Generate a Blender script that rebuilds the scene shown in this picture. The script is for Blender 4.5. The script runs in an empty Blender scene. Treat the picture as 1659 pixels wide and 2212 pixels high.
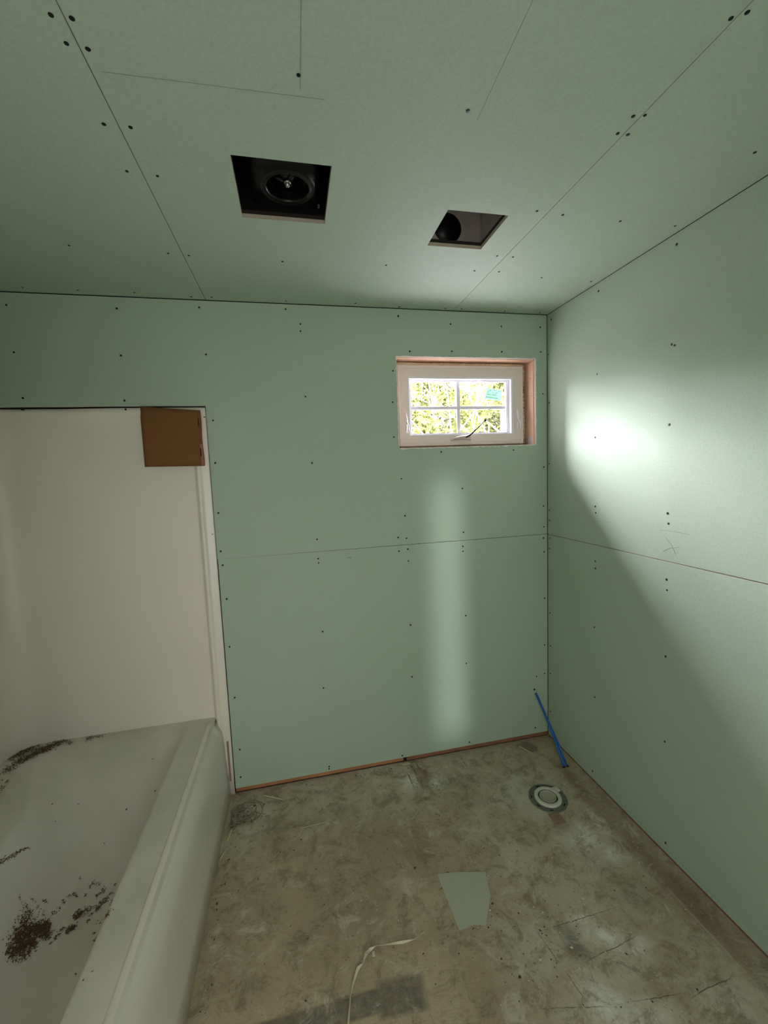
import bpy, bmesh, math, random
from mathutils import Vector, Matrix
random.seed(7)
C = bpy.context.scene.collection
scn = bpy.context.scene

# ---------------------------------------------------------------- camera, world, lights, exposure
H = 2.452            # ceiling height
cam_d = bpy.data.cameras.new('camera'); cam = bpy.data.objects.new('camera', cam_d); C.objects.link(cam)
cam_d.sensor_fit = 'VERTICAL'; cam_d.sensor_height = 24.0; cam_d.lens = 24.0*905.996/2212.0
cam_d.clip_start = 0.01; cam_d.clip_end = 300
RR = [[0.976864, 0.205765, 0.05828], [-0.210187, 0.974036, 0.084116], [-0.039459, -0.09442, 0.99475]]
M = Matrix(((RR[0][0], RR[0][2], -RR[0][1], -1.41566),
            (RR[1][0], RR[1][2], -RR[1][1], -2.15037),
            (RR[2][0], RR[2][2], -RR[2][1], 1.6249), (0, 0, 0, 1)))
cam.matrix_world = M
scn.camera = cam
scn.view_settings.view_transform = 'Standard'; scn.view_settings.look = 'None'
scn.view_settings.gamma = 1.0; scn.view_settings.use_curve_mapping = False
scn.view_settings.exposure = 0.10

world = bpy.data.worlds.new('sky'); scn.world = world; world.use_nodes = True
wn = world.node_tree.nodes; wl = world.node_tree.links
bg = wn['Background']; bg.inputs['Strength'].default_value = 520.0
tc = wn.new('ShaderNodeTexCoord'); sp = wn.new('ShaderNodeSeparateXYZ'); rmp = wn.new('ShaderNodeValToRGB')
wl.new(tc.outputs['Generated'], sp.inputs[0]); wl.new(sp.outputs['Z'], rmp.inputs[0]); wl.new(rmp.outputs[0], bg.inputs['Color'])
rmp.color_ramp.elements[0].position = 0.12; rmp.color_ramp.elements[0].color = (.27, .27, .28, 1)
rmp.color_ramp.elements[1].position = 0.72; rmp.color_ramp.elements[1].color = (.97, .86, 1.0, 1)

def area(name, loc, target, sx, sy, power, color, spread=180.0, portal=False):
    d = bpy.data.lights.new(name, 'AREA'); d.shape = 'RECTANGLE'; d.size = sx; d.size_y = sy
    d.energy = power; d.color = color; d.spread = math.radians(spread)
    if portal: d.cycles.is_portal = True
    o = bpy.data.objects.new(name, d); C.objects.link(o); o.location = loc
    dr = Vector(target)-Vector(loc)
    o.rotation_euler = dr.to_track_quat('-Z', 'Y').to_euler()
    return o
# fill lamp added outside the doorway behind the camera, standing in for daylight
area('doorway_fill', (-1.35, -3.05, 1.10), (-1.30, 0, .80), 1.0, 1.6, 20, (1.0, .98, .93))
# narrow lamp added behind the camera; throws the upright band on the back wall
area('band_lamp', (-.615, -2.70, .84), (-.615, 0, .84), .070, 1.45, .27, (.92, 1.0, .97), spread=7)
# portal that steers sky sampling through the window opening
area('window_portal', (-.48, .19, 1.965), (-.48, -1, 1.965), .74, .42, 1.0, (1, 1, 1), portal=True)

# ---------------------------------------------------------------- materials
def mat(name):
    m = bpy.data.materials.new(name); m.use_nodes = True
    return m, m.node_tree.nodes, m.node_tree.links, m.node_tree.nodes['Principled BSDF']
def lin(c):
    return tuple(((v/255)/12.92 if v/255 <= .04045 else ((v/255+.055)/1.055)**2.4) for v in c)+(1,)
def simple(name, rgb, rough=.6, metal=0, var=.12, scale=30, spec=.5, coat=0, bump=0):
    m, n, l, b = mat(name)
    c = lin(rgb)
    t = n.new('ShaderNodeTexCoord'); no = n.new('ShaderNodeTexNoise'); no.inputs['Scale'].default_value = scale; no.inputs['Detail'].default_value = 5
    l.new(t.outputs['Object'], no.inputs['Vector'])
    mx = n.new('ShaderNodeMix'); mx.data_type = 'RGBA'
    mx.inputs[6].default_value = tuple(v*(1-var) for v in c[:3])+(1,); mx.inputs[7].default_value = tuple(min(1, v*(1+var)) for v in c[:3])+(1,)
    l.new(no.outputs['Fac'], mx.inputs[0]); l.new(mx.outputs[2], b.inputs['Base Color'])
    b.inputs['Roughness'].default_value = rough; b.inputs['Metallic'].default_value = metal
    b.inputs['Specular IOR Level'].default_value = spec; b.inputs['Coat Weight'].default_value = coat
    if bump:
        bp = n.new('ShaderNodeBump'); bp.inputs['Strength'].default_value = bump; bp.inputs['Distance'].default_value = .002
        l.new(no.outputs['Fac'], bp.inputs['Height']); l.new(bp.outputs['Normal'], b.inputs['Normal'])
    return m

def greenboard(name, rgb):
    """moisture resistant drywall paper: soft mottling and fine paper grain"""
    m, n, l, b = mat(name); c = lin(rgb)
    t = n.new('ShaderNodeTexCoord')
    a = n.new('ShaderNodeTexNoise'); a.inputs['Scale'].default_value = 1.3; a.inputs['Detail'].default_value = 3
    g = n.new('ShaderNodeTexNoise'); g.inputs['Scale'].default_value = 140; g.inputs['Detail'].default_value = 2
    l.new(t.outputs['Object'], a.inputs['Vector']); l.new(t.outputs['Object'], g.inputs['Vector'])
    m1 = n.new('ShaderNodeMix'); m1.data_type = 'RGBA'
    m1.inputs[6].default_value = (c[0]*.94, c[1]*.97, c[2]*.93, 1); m1.inputs[7].default_value = (c[0]*1.06, c[1]*1.03, c[2]*1.07, 1)
    l.new(a.outputs['Fac'], m1.inputs[0])
    m2 = n.new('ShaderNodeMix'); m2.data_type = 'RGBA'; m2.blend_type = 'MULTIPLY'; m2.inputs[0].default_value = 1
    r = n.new('ShaderNodeMapRange'); r.inputs[1].default_value = .3; r.inputs[2].default_value = .7; r.inputs[3].default_value = .95; r.inputs[4].default_value = 1.05
    cc = n.new('ShaderNodeCombineColor')
    l.new(g.outputs['Fac'], r.inputs[0])
    for i in range(3): l.new(r.outputs[0], cc.inputs[i])
    l.new(m1.outputs[2], m2.inputs[6]); l.new(cc.outputs[0], m2.inputs[7]); l.new(m2.outputs[2], b.inputs['Base Color'])
    b.inputs['Roughness'].default_value = .62; b.inputs['Specular IOR Level'].default_value = .35
    return m

GREEN = greenboard('green_board', (170, 188, 168))
GREENW = GREEN
GYPSUM = simple('gypsum_core', (228, 220, 212), .9, var=.08, scale=80)
BROWNPAPER = simple('brown_board_paper', (178, 168, 148), .9, var=.12, scale=60)
DARK = simple('dark_cavity', (34, 26, 20), .9)
SCREW = simple('black_phosphate_screw', (14, 13, 13), .55, var=.2, spec=.3)
PINE = simple('pine_framing', (238, 198, 170), .75, var=.12, scale=14)
REDPLATE = simple('stained_bottom_plate', (168, 108, 76), .8, var=.3, scale=22)
GAPSHADE = simple('plate_gap_shade', (74, 44, 32), .85, var=.35, scale=40)
VINYL = simple('cream_vinyl', (234, 224, 216), .45, var=.02)
WHITEVINYL = simple('white_vinyl', (246, 244, 252), .4, var=.02)
FOAM = simple('spray_foam', (214, 190, 160), .8, var=.2, scale=60, bump=.6)
METALDARK = simple('fan_black_paint', (8, 8, 9), .42, var=.2, spec=.4)
PLASTICBLK = simple('black_plastic', (7, 7, 8), .33, var=.1, spec=.28)
STEEL = simple('zinc_steel', (190, 190, 188), .3, metal=.9, var=.1)
DUCT = simple('dull_galvanised', (178, 170, 166), .38, metal=.6, var=.25, scale=12)
CARD = simple('cardboard', (124, 84, 50), .85, var=.07, scale=24, spec=.2)
CARDEDGE = simple('cardboard_edge', (120, 62, 40), .9, var=.2, scale=90)
PEX = simple('blue_plastic_tube', (20, 92, 172), .35, var=.08)
PVCW = simple('dusty_white_plastic', (206, 205, 188), .5, var=.1, scale=50)
FLMET = simple('dull_grey_flange_metal', (112, 116, 106), .5, metal=.35, var=.25, scale=45)
TAPE = simple('pale_paper_strip', (206, 196, 170), .85, var=.15, scale=70)
STICK = simple('pale_wood_stick', (190, 184, 150), .8, var=.15, scale=60)
CHIPW = simple('grey_wood_chip', (134, 118, 100), .85, var=.2, scale=60)
SHAV = simple('brown_wood_shavings', (104, 80, 58), .9, var=.5, scale=90)
CRUMB = simple('light_plaster_crumb', (200, 196, 174), .9, var=.1)
DIRT_SHADOW = simple('dirt_crumb_and_gap_shadow', (66, 60, 42), .9, var=.3)
DUSTWIRE = simple('dusty_string', (128, 122, 98), .85, var=.3, scale=80)
def transl(name, c):
    m = bpy.data.materials.new(name); m.use_nodes = True; n = m.node_tree.nodes; l = m.node_tree.links; n.remove(n['Principled BSDF'])
    d = n.new('ShaderNodeBsdfDiffuse'); t = n.new('ShaderNodeBsdfTranslucent'); x = n.new('ShaderNodeMixShader'); x.inputs[0].default_value = .5
    d.inputs[0].default_value = lin(c); t.inputs[0].default_value = lin(c)
    l.new(d.outputs[0], x.inputs[1]); l.new(t.outputs[0], x.inputs[2]); l.new(x.outputs[0], n['Material Output'].inputs[0]); return m
STICKER = transl('mint_sticker', (158, 190, 174))
INK = simple('sticker_print', (26, 52, 44), .6)
BARK = simple('pale_bark', (92, 88, 80), .9, var=.3, scale=12)
SCUFF = simple('plaster_scuff', (172, 188, 170), .9, var=.1)
PENCIL = simple('pencil_mark', (136, 156, 136), .8, var=.1)

def leafmat(name, a, b_):
    m, n, l, b = mat(name)
    oi = n.new('ShaderNodeTexCoord'); no = n.new('ShaderNodeTexNoise'); no.inputs['Scale'].default_value = 2.6
    l.new(oi.outputs['Object'], no.inputs['Vector'])
    mx = n.new('ShaderNodeMix'); mx.data_type = 'RGBA'; mx.inputs[6].default_value = a; mx.inputs[7].default_value = b_
    r = n.new('ShaderNodeMapRange'); r.inputs[1].default_value = .35; r.inputs[2].default_value = .65
    l.new(no.outputs['Fac'], r.inputs[0]); l.new(r.outputs[0], mx.inputs[0])
    l.new(mx.outputs[2], b.inputs['Base Color']); b.inputs['Roughness'].default_value = 1.0; b.inputs['Specular IOR Level'].default_value = 0
    return m
LEAF = leafmat('spring_leaf', (.0105, .0125, .0036, 1), (.021, .023, .0068, 1))
LEAFD = leafmat('conifer_leaf', (.008, .009, .005, 1), (.016, .0175, .0085, 1))
TWIG = simple('silver_bark', (120, 116, 108), .9, var=.15, scale=20)
GRND = simple('pale_gravel', (244, 238, 242), .95, var=.2, scale=8)
SIDING = simple('siding', (200, 200, 200), .7)

def glassmat():
    m = bpy.data.materials.new('window_glass'); m.use_nodes = True
    n = m.node_tree.nodes; l = m.node_tree.links; n.remove(n['Principled BSDF'])
    o = n['Material Output']; t = n.new('ShaderNodeBsdfTransparent'); g = n.new('ShaderNodeBsdfGlossy'); x = n.new('ShaderNodeMixShader')
    t.inputs[0].default_value = (.93, .95, .94, 1); g.inputs['Roughness'].default_value = .01; x.inputs[0].default_value = .05
    l.new(t.outputs[0], x.inputs[1]); l.new(g.outputs[0], x.inputs[2]); l.new(x.outputs[0], o.inputs[0])
    return m
GLASS = glassmat()

def tubmat():
    m, n, l, b = mat('dusty_white_acrylic')
    t = n.new('ShaderNodeTexCoord')
    a = n.new('ShaderNodeTexNoise'); a.inputs['Scale'].default_value = 3.2; a.inputs['Detail'].default_value = 6; a.inputs['Roughness'].default_value = .6
    l.new(t.outputs['Object'], a.inputs['Vector'])
    # dust film settles on upward facing surfaces
    ge = n.new('ShaderNodeNewGeometry'); s = n.new('ShaderNodeSeparateXYZ'); l.new(ge.outputs['Normal'], s.inputs[0])
    up = n.new('ShaderNodeMapRange'); up.inputs[1].default_value = .25; up.inputs[2].default_value = .9; l.new(s.outputs['Z'], up.inputs[0])
    nr = n.new('ShaderNodeMapRange'); nr.inputs[1].default_value = .35; nr.inputs[2].default_value = .65; nr.inputs[3].default_value = .35; nr.inputs[4].default_value = .95; l.new(a.outputs['Fac'], nr.inputs[0])
    mu = n.new('ShaderNodeMath'); mu.operation = 'MULTIPLY'; l.new(up.outputs[0], mu.inputs[0]); l.new(nr.outputs[0], mu.inputs[1])
    mx = n.new('ShaderNodeMix'); mx.data_type = 'RGBA'; mx.inputs[6].default_value = lin((232, 228, 220)); mx.inputs[7].default_value = lin((200, 200, 178))
    l.new(mu.outputs[0], mx.inputs[0]); l.new(mx.outputs[2], b.inputs['Base Color'])
    b.inputs['Roughness'].default_value = .30; b.inputs['Specular IOR Level'].default_value = .5
    return m
ACRYL = tubmat()
ACRYLW = simple('white_acrylic', (232, 226, 214), .30, var=.03, scale=3, spec=.5)

def floormat():
    m, n, l, b = mat('dusty_subfloor')
    tc = n.new('ShaderNodeTexCoord'); P = tc.outputs['Object']
    def noise(scale, detail=5, rough=.6, vec=None, dist=0):
        q = n.new('ShaderNodeTexNoise'); q.inputs['Scale'].default_value = scale; q.inputs['Detail'].default_value = detail
        q.inputs['Roughness'].default_value = rough; q.inputs['Distortion'].default_value = dist
        l.new(vec or P, q.inputs['Vector']); return q.outputs['Fac']
    def rng(x, a, b_, c=0., d=1.):
        q = n.new('ShaderNodeMapRange'); q.inputs[1].default_value = a; q.inputs[2].default_value = b_; q.inputs[3].default_value = c; q.inputs[4].default_value = d
        l.new(x, q.inputs[0]); return q.outputs[0]
    def mth(op, x, y):
        q = n.new('ShaderNodeMath'); q.operation = op
        for i, v in enumerate((x, y)):
            if isinstance(v, (int, float)): q.inputs[i].default_value = v
            else: l.new(v, q.inputs[i])
        return q.outputs[0]
    def mix(f, a, c):
        q = n.new('ShaderNodeMix'); q.data_type = 'RGBA'
        if isinstance(f, float): q.inputs[0].default_value = f
        else: l.new(f, q.inputs[0])
        for i, v in ((6, a), (7, c)):
            if isinstance(v, tuple): q.inputs[i].default_value = v
            else: l.new(v, q.inputs[i])
        return q.outputs[2]
    # distorted coordinates for irregular stain outlines
    nz = n.new('ShaderNodeTexNoise'); nz.inputs['Scale'].default_value = 14; nz.inputs['Detail'].default_value = 6; nz.inputs['Roughness'].default_value = .7; l.new(P, nz.inputs['Vector'])
    vs = n.new('ShaderNodeVectorMath'); vs.operation = 'SUBTRACT'; l.new(nz.outputs['Color'], vs.inputs[0]); vs.inputs[1].default_value = (.5, .5, .5)
    vm = n.new('ShaderNodeVectorMath'); vm.operation = 'SCALE'; l.new(vs.outputs[0], vm.inputs[0]); vm.inputs['Scale'].default_value = .11
    va = n.new('ShaderNodeVectorMath'); va.operation = 'ADD'; l.new(P, va.inputs[0]); l.new(vm.outputs[0], va.inputs[1]); PD = va.outputs[0]
    def blob(cx, cy, rx, ry, rot=0, soft=.6, vec=None):
        mp = n.new('ShaderNodeMapping'); mp.vector_type = 'TEXTURE'
        mp.inputs['Location'].default_value = (cx, cy, 0); mp.inputs['Rotation'].default_value = (0, 0, math.radians(rot)); mp.inputs['Scale'].default_value = (rx, ry, 1)
        l.new(vec or PD, mp.inputs[0])
        ln = n.new('ShaderNodeVectorMath'); ln.operation = 'LENGTH'
        l.new(mp.outputs[0], ln.inputs[0]); return rng(ln.outputs['Value'], 1.0, 1.0-soft)
    def box(cx, cy, rx, ry, rot=0, edge=.06, vec=None):
        mp = n.new('ShaderNodeMapping'); mp.vector_type = 'TEXTURE'
        mp.inputs['Location'].default_value = (cx, cy, 0); mp.inputs['Rotation'].default_value = (0, 0, math.radians(rot)); mp.inputs['Scale'].default_value = (rx, ry, 1)
        l.new(vec or P, mp.inputs[0]); s = n.new('ShaderNodeSeparateXYZ'); l.new(mp.outputs[0], s.inputs[0])
        ax = mth('ABSOLUTE', s.outputs[0], 0); ay = mth('ABSOLUTE', s.outputs[1], 0)
        return rng(mth('MAXIMUM', ax, ay), 1.0, 1.0-edge)
    col = mix(rng(noise(2.4, 6), .35, .65), lin((158, 141, 115)), lin((184, 168, 140)))
    # strand grain of the board
    st = n.new('ShaderNodeMapping'); st.inputs['Scale'].default_value = (1, 5, 1); l.new(P, st.inputs[0])
    col = mix(mth('MULTIPLY', rng(noise(34, 4, .7, st.outputs[0]), .5, .72), .30), col, lin((132, 108, 82)))
    # dusty light areas, strongest round the walls and at the right
    d = blob(-1.0, -.02, 1.1, .42, 0, .8)
    for a in [(-.35, -.35, .42, .5, 20, .8), (-.30, -.80, .42, .32, 10, .9), (-.48, -1.08, .30, .22, -20, .9), (-.62, -.62, .22, .5, 0, 1.), (-1.70, -.18, .22, .32, 0, .8),
              (-.2, -1.25, .4, .3, 0, .9), (-.70, -.98, .20, .30, 0, 1.), (-.60, -1.2, .35, .2, 0, 1.)]:
        d = mth('MAXIMUM', d, blob(*a))
    dn = rng(noise(6.5, 9, .80, None, .3), .36, .58)
    col = mix(mth('MULTIPLY', mth('MULTIPLY', d, dn), .78), col, lin((202, 198, 178)))
    # powder patches
    w = blob(-.27, -.66, .13, .10, 0, .9)
    for a in [(-.16, -.62, .06, .09, 0, 1), (-.455, -1.02, .12, .05, -35, .9), (-.50, -.955, .05, .03, 0, .9), (-.38, -1.08, .07, .04, 0, 1), (-.59, -1.17, .08, .10, 20, 1), (-.90, -.15, .08, .10, 0, 1), (-.55, -1.26, .2, .08, 0, 1), (-.20, -.76, .07, .06, 0, 1), (-.78, -.19, .1, .06, 0, 1)]:
        w = mth('MAXIMUM', w, blob(*a))
    col = mix(mth('MULTIPLY', mth('MULTIPLY', w, rng(noise(24, 8, .8), .34, .54)), .92), col, lin((236, 233, 218)))
    # dark smudges and spots
    sp_ = mth('MULTIPLY', rng(noise(17, 7, .75), .60, .70), rng(noise(2.1, 3), .42, .60))
    col = mix(mth('MULTIPLY', sp_, .55), col, lin((82, 76, 56)))
    g = blob(-.74, -.20, .16, .055, 8, .9)
    for a in [(-.66, -.24, .07, .05, 0, 1), (-.60, -.20, .06, .05, 0, 1), (-1.55, -.28, .28, .030, 0, 1), (-1.36, -.10, .07, .03, 0, 1), (-.80, -.95, .035, .05, 0, 1), (-.32, -.33, .07, .04, 0, 1), (-.40, -.36, .04, .04, 0, 1), (-1.30, -.24, .10, .05, 0, 1), (-.27, -.95, .04, .05, 0, .9), (-.87, -.28, .06, .02, 5, 1), (-.47, -.35, .03, .12, 0, 1)]:
        g = mth('MAXIMUM', g, blob(*a))
    col = mix(mth('MULTIPLY', mth('MULTIPLY', g, rng(noise(30, 6, .8), .36, .58)), .62), col, lin((88, 86, 64)))
    # reddish bare strip beside back wall joist line and round the flange
    r_ = blob(-.843, -.12, .045, .13, 12, .3, None)
    r_ = mth('MAXIMUM', r_, blob(-.10, -.42, .05, .28, 0, .9))
    r_ = mth('MAXIMUM', r_, blob(-.31, -.60, .07, .07, 0, .9))
    r_ = mth('MAXIMUM', r_, blob(-.08, -.95, .06, .45, 0, .7))
    col = mix(mth('MULTIPLY', r_, .55), col, lin((120, 88, 66)))
    # blue-grey printed band near the camera
    bnd = mth('MAXIMUM', box(-1.40, -1.010, .27, .036, 0, .25), box(-1.18, -1.015, .085, .055, -4, .3))
    bnd = mth('MAXIMUM', bnd, box(-1.60, -1.05, .2, .05, 0, .2))
    col = mix(mth('MULTIPLY', mth('MULTIPLY', bnd, rng(noise(26, 6, .75), .25, .6, .3, 1)), .80), col, lin((84, 84, 78)))
    bl = blob(-.575, -1.02, .055, .07, 0, .8)
    col = mix(mth('MULTIPLY', bl, .62), col, lin((96, 98, 96)))
    # square repair outline and other knife lines
    def line(cx, cy, L, rot, wd=.0019):
        mp = n.new('ShaderNodeVectorMath'); mp.operation = 'SCALE'; l.new(vs.outputs[0], mp.inputs[0]); mp.inputs['Scale'].default_value = .018
        ad = n.new('ShaderNodeVectorMath'); ad.operation = 'ADD'; l.new(P, ad.inputs[0]); l.new(mp.outputs[0], ad.inputs[1])
        return box(cx, cy, L/2, wd, rot, .5, ad.outputs[0])
    k = line(-.50, -.953, .34, 1)
    for a in [(-.665, -1.005, .11, 96), (-.46, -1.06, .26, 6), (-.645, -1.12, .1, 98), (-.69, -1.165, .24, -12), (-.24, -1.222, .20, 5), (-.43, -1.205, .2, -6),
              (-.905, -.135, .14, 94, .004), (-.868, -.07, .10, 96, .004), (-.58, -.085, .12, 92, .003), (-.835, -.05, .07, 98, .005),
              (-.93, -.72, .07, 20, .003)]:
        k = mth('MAXIMUM', k, line(*a))
    col = mix(mth('MULTIPLY', mth('MULTIPLY', k, rng(noise(22, 4), .32, .5)), .75), col, lin((76, 66, 48)))
    k2 = line(-.108, -1.08, .36, 91, .0025)
    col = mix(mth('MULTIPLY', k2, .6), col, lin((196, 190, 165)))
    col = mix(mth('MULTIPLY', box(-.055, -1.1, .05, .42, 0, .05), .22), col, lin((112, 98, 74)))
    # fine mottling
    col = mix(mth('MULTIPLY', rng(noise(11, 9, .82, None, .6), .50, .60), .60), col, lin((118, 104, 78)))
    col = mix(mth('MULTIPLY', rng(noise(8.3, 9, .84, None, 1.1), .54, .64), .62), col, lin((206, 200, 180)))
    # speckles
    col = mix(mth('MULTIPLY', rng(noise(70, 3, .6), .64, .71), .6), col, lin((70, 64, 46)))
    col = mix(mth('MULTIPLY', rng(noise(88, 3, .6), .30, .24), .6), col, lin((214, 210, 188)))
    l.new(col, b.inputs['Base Color']); b.inputs['Roughness'].default_value = .85; b.inputs['Specular IOR Level'].default_value = .25
    bp = n.new('ShaderNodeBump'); bp.inputs['Strength'].default_value = .35; bp.inputs['Distance'].default_value = .004
    l.new(noise(60, 6, .7), bp.inputs['Height']); l.new(bp.outputs['Normal'], b.inputs['Normal'])
    return m
FLOOR = floormat()

# ---------------------------------------------------------------- mesh helpers
def new(name, verts, faces, mats, parent=None, smooth=False, fm=None, label=None):
    me = bpy.data.meshes.new(name); me.from_pydata([tuple(v) for v in verts], [], faces)
    for m in (mats if isinstance(mats, (list, tuple)) else [mats]): me.materials.append(m)
    if fm:
        for i, k in enumerate(fm): me.polygons[i].material_index = k
    bm = bmesh.new(); bm.from_mesh(me); bmesh.ops.recalc_face_normals(bm, faces=bm.faces); bm.to_mesh(me); bm.free()
    if smooth:
        for p in me.polygons: p.use_smooth = True
    o = bpy.data.objects.new(name, me); C.objects.link(o)
    if parent: o.parent = parent
    if label: o['label'] = label
    return o
class MB:
    def __init__(s): s.v = []; s.f = []; s.m = []
    def add(s, v, f, mi=0):
        k = len(s.v); s.v += [tuple(x) for x in v]; s.f += [tuple(i+k for i in q) for q in f]; s.m += [mi]*len(f)
    def box(s, a, b, mi=0, mtx=None):
        x0, y0, z0 = a; x1, y1, z1 = b
        v = [(x0,y0,z0),(x1,y0,z0),(x1,y1,z0),(x0,y1,z0),(x0,y0,z1),(x1,y0,z1),(x1,y1,z1),(x0,y1,z1)]
        if mtx: v = [tuple(mtx @ Vector(q)) for q in v]
        s.add(v, [(0,3,2,1),(4,5,6,7),(0,1,5,4),(1,2,6,5),(2,3,7,6),(3,0,4,7)], mi)
    def tube(s, pts, rad, n=8, mi=0, flat=1.0):
        pts = [Vector(p) for p in pts]; rings = []
        rr = rad if isinstance(rad, (list, tuple)) else [rad]*len(pts)
        up = Vector((0, 0, 1)); vs = []
        for i, p in enumerate(pts):
            d = (pts[min(i+1, len(pts)-1)]-pts[max(i-1, 0)]).normalized()
            a = d.cross(up)
            if a.length < .05: a = d.cross(Vector((1, 0, 0)))
            a.normalize(); b = d.cross(a).normalized()
            for k in range(n):
                t = 2*math.pi*k/n; vs.append(p+a*math.cos(t)*rr[i]+b*math.sin(t)*rr[i]*flat)
        f = []
        for i in range(len(pts)-1):
            for k in range(n): f.append((i*n+k, i*n+(k+1) % n, (i+1)*n+(k+1) % n, (i+1)*n+k))
        f.append(tuple(range(n))[::-1]); f.append(tuple((len(pts)-1)*n+k for k in range(n)))
        s.add(vs, f, mi)
    def lathe(s, prof, n=32, c=(0, 0, 0), mi=0, close=False):
        vs = []
        for r, z in prof:
            for k in range(n):
                t = 2*math.pi*k/n; vs.append((c[0]+r*math.cos(t), c[1]+r*math.sin(t), c[2]+z))
        f = []
        for i in range(len(prof)-1):
            for k in range(n): f.append((i*n+k, i*n+(k+1) % n, (i+1)*n+(k+1) % n, (i+1)*n+k))
        if close: f.append(tuple(range(n))); f.append(tuple((len(prof)-1)*n+k for k in range(n)))
        s.add(vs, f, mi)
    def build(s, name, mats, parent=None, smooth=False, label=None, bevel=0):
        o = new(name, s.v, s.f, mats, parent, smooth, s.m, label)
        if bevel:
            md = o.modifiers.new('bevel', 'BEVEL'); md.width = bevel; md.segments = 2; md.limit_method = 'ANGLE'; md.angle_limit = math.radians(40)
        return o
def empty(name, loc=(0, 0, 0)):
    o = bpy.data.objects.new(name, None); C.objects.link(o); o.location = loc; o.empty_display_size = .05
    return o
def tag(o, label, cat, group=None, kind=None):
    if label: o['label'] = label
    if cat: o['category'] = cat
    if group: o['group'] = group
    if kind: o['kind'] = kind
    return o
def under(o, parent):
    """parent keeping coordinates as world coordinates"""
    o.parent = parent; o.matrix_parent_inverse = Matrix.Translation(parent.location).inverted() if parent.type == 'EMPTY' else parent.matrix_basis.inverted()
    return o
def struct(o): o['kind'] = 'structure'; return o

def sheet(mb, axis, p0, p1, u, v, holes=(), mface=0, medge=1, jag=0.0):
    """board between coordinate p0 (room face) and p1 on axis; rectangle u=(u0,u1), v=(v0,v1) with rectangular holes (u0,u1,v0,v1)"""
    holes = [(max(h[0], u[0]), min(h[1], u[1]), max(h[2], v[0]), min(h[3], v[1])) for h in holes]; holes = [h for h in holes if h[0] < h[1] and h[2] < h[3]]
    us = sorted(set([u[0], u[1]]+[h[i] for h in holes for i in (0, 1)])); vs = sorted(set([v[0], v[1]]+[h[i] for h in holes for i in (2, 3)]))
    def pt(a, b, p):
        return {'x': (p, a, b), 'y': (a, p, b), 'z': (a, b, p)}[axis]
    def solid(i, j):
        if i < 0 or j < 0 or i >= len(us)-1 or j >= len(vs)-1: return False
        cu = (us[i]+us[i+1])/2; cv = (vs[j]+vs[j+1])/2
        return not any(h[0] < cu < h[1] and h[2] < cv < h[3] for h in holes)
    for i in range(len(us)-1):
        for j in range(len(vs)-1):
            if not solid(i, j): continue
            a, b, c, d = us[i], us[i+1], vs[j], vs[j+1]
            for p in (p0, p1): mb.add([pt(a, c, p), pt(b, c, p), pt(b, d, p), pt(a, d, p)], [(0, 1, 2, 3)], mface)
            for (ni, nj, e) in ((i-1, j, (a, c, a, d)), (i+1, j, (b, c, b, d)), (i, j-1, (a, c, b, c)), (i, j+1, (a, d, b, d))):
                if not solid(ni, nj):
                    mb.add([pt(e[0], e[1], p0), pt(e[2], e[3], p0), pt(e[2], e[3], p1), pt(e[0], e[1], p1)], [(0, 1, 2, 3)], medge)
def build_sheet(name, mb, mats):
    o = mb.build(name, mats); bm = bmesh.new(); bm.from_mesh(o.data); bmesh.ops.remove_doubles(bm, verts=bm.verts, dist=1e-5)
    bmesh.ops.recalc_face_normals(bm, faces=bm.faces); bm.to_mesh(o.data); bm.free(); return struct(o)

# ---------------------------------------------------------------- the room
XL = -2.765      # left wall face
YF = -2.78       # front wall face (behind the camera)
T = .0127
WIN = (-.866, -.074, 1.746, 2.214)
FAN = (-1.527, -1.266, -.940, -.672)
VENT = (-.883, -.671, -.805, -.592)

# back wall: green board with the window cut-out, the surround cut-out and a seam at 4 ft
mb = MB()
sheet(mb, 'y', 0, T, (-2.78, -.004), (1.2345, H-.004), [WIN, (-3, -1.803, 0, 1.970)])
sheet(mb, 'y', 0, T, (-1.801, -.004), (.030, 1.2320), [])
sheet(mb, 'y', T+.0006, .160, (-2.95, .15), (-.10, 2.80), [(-.876, -.050, 1.735, 2.222), (-2.76, -1.8035, .001, 1.968)], 2, 2)
sheet(mb, 'y', .1605, .180, (-2.95, 3.4), (-.6, 2.80), [(-.850, -.100, 1.754, 2.200)], 3, 3)
wall_back = build_sheet('wall_back', mb, [GREEN, GYPSUM, DARK, SIDING])
# taper the seam so that it closes to the left
for v in wall_back.data.vertices:
    if abs(v.co.z-1.2345) < 1e-4 and v.co.y < .02 and v.co.x < -1.7: v.co.z = 1.2324
# right wall
mb = MB()
sheet(mb, 'x', .0, T, (YF, -.0), (1.2355, H-.003), [])
sheet(mb, 'x', .0, T, (YF, -.0), (.012, 1.2305), [])
sheet(mb, 'x', T+.0006, .150, (-4.4, .0126), (-.1, 2.80), [], 2, 2)
wall_right = build_sheet('wall_right', mb, [GREEN, GYPSUM, DARK])
for v in wall_right.data.vertices:
    if abs(v.co.z-1.2355) < 1e-4 and v.co.x < .02 and v.co.y > -.1: v.co.z = 1.2332
# left wall behind the tub unit
mb = MB()
sheet(mb, 'x', XL, XL-T, (YF, -.002), (.0, H-.003), [], 0, 1)
sheet(mb, 'x', XL-T-.0006, XL-.15, (-4.4, .0126), (-.1, 2.80), [], 2, 2)
wall_left = build_sheet('wall_left', mb, [GREEN, GYPSUM, DARK])
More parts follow.
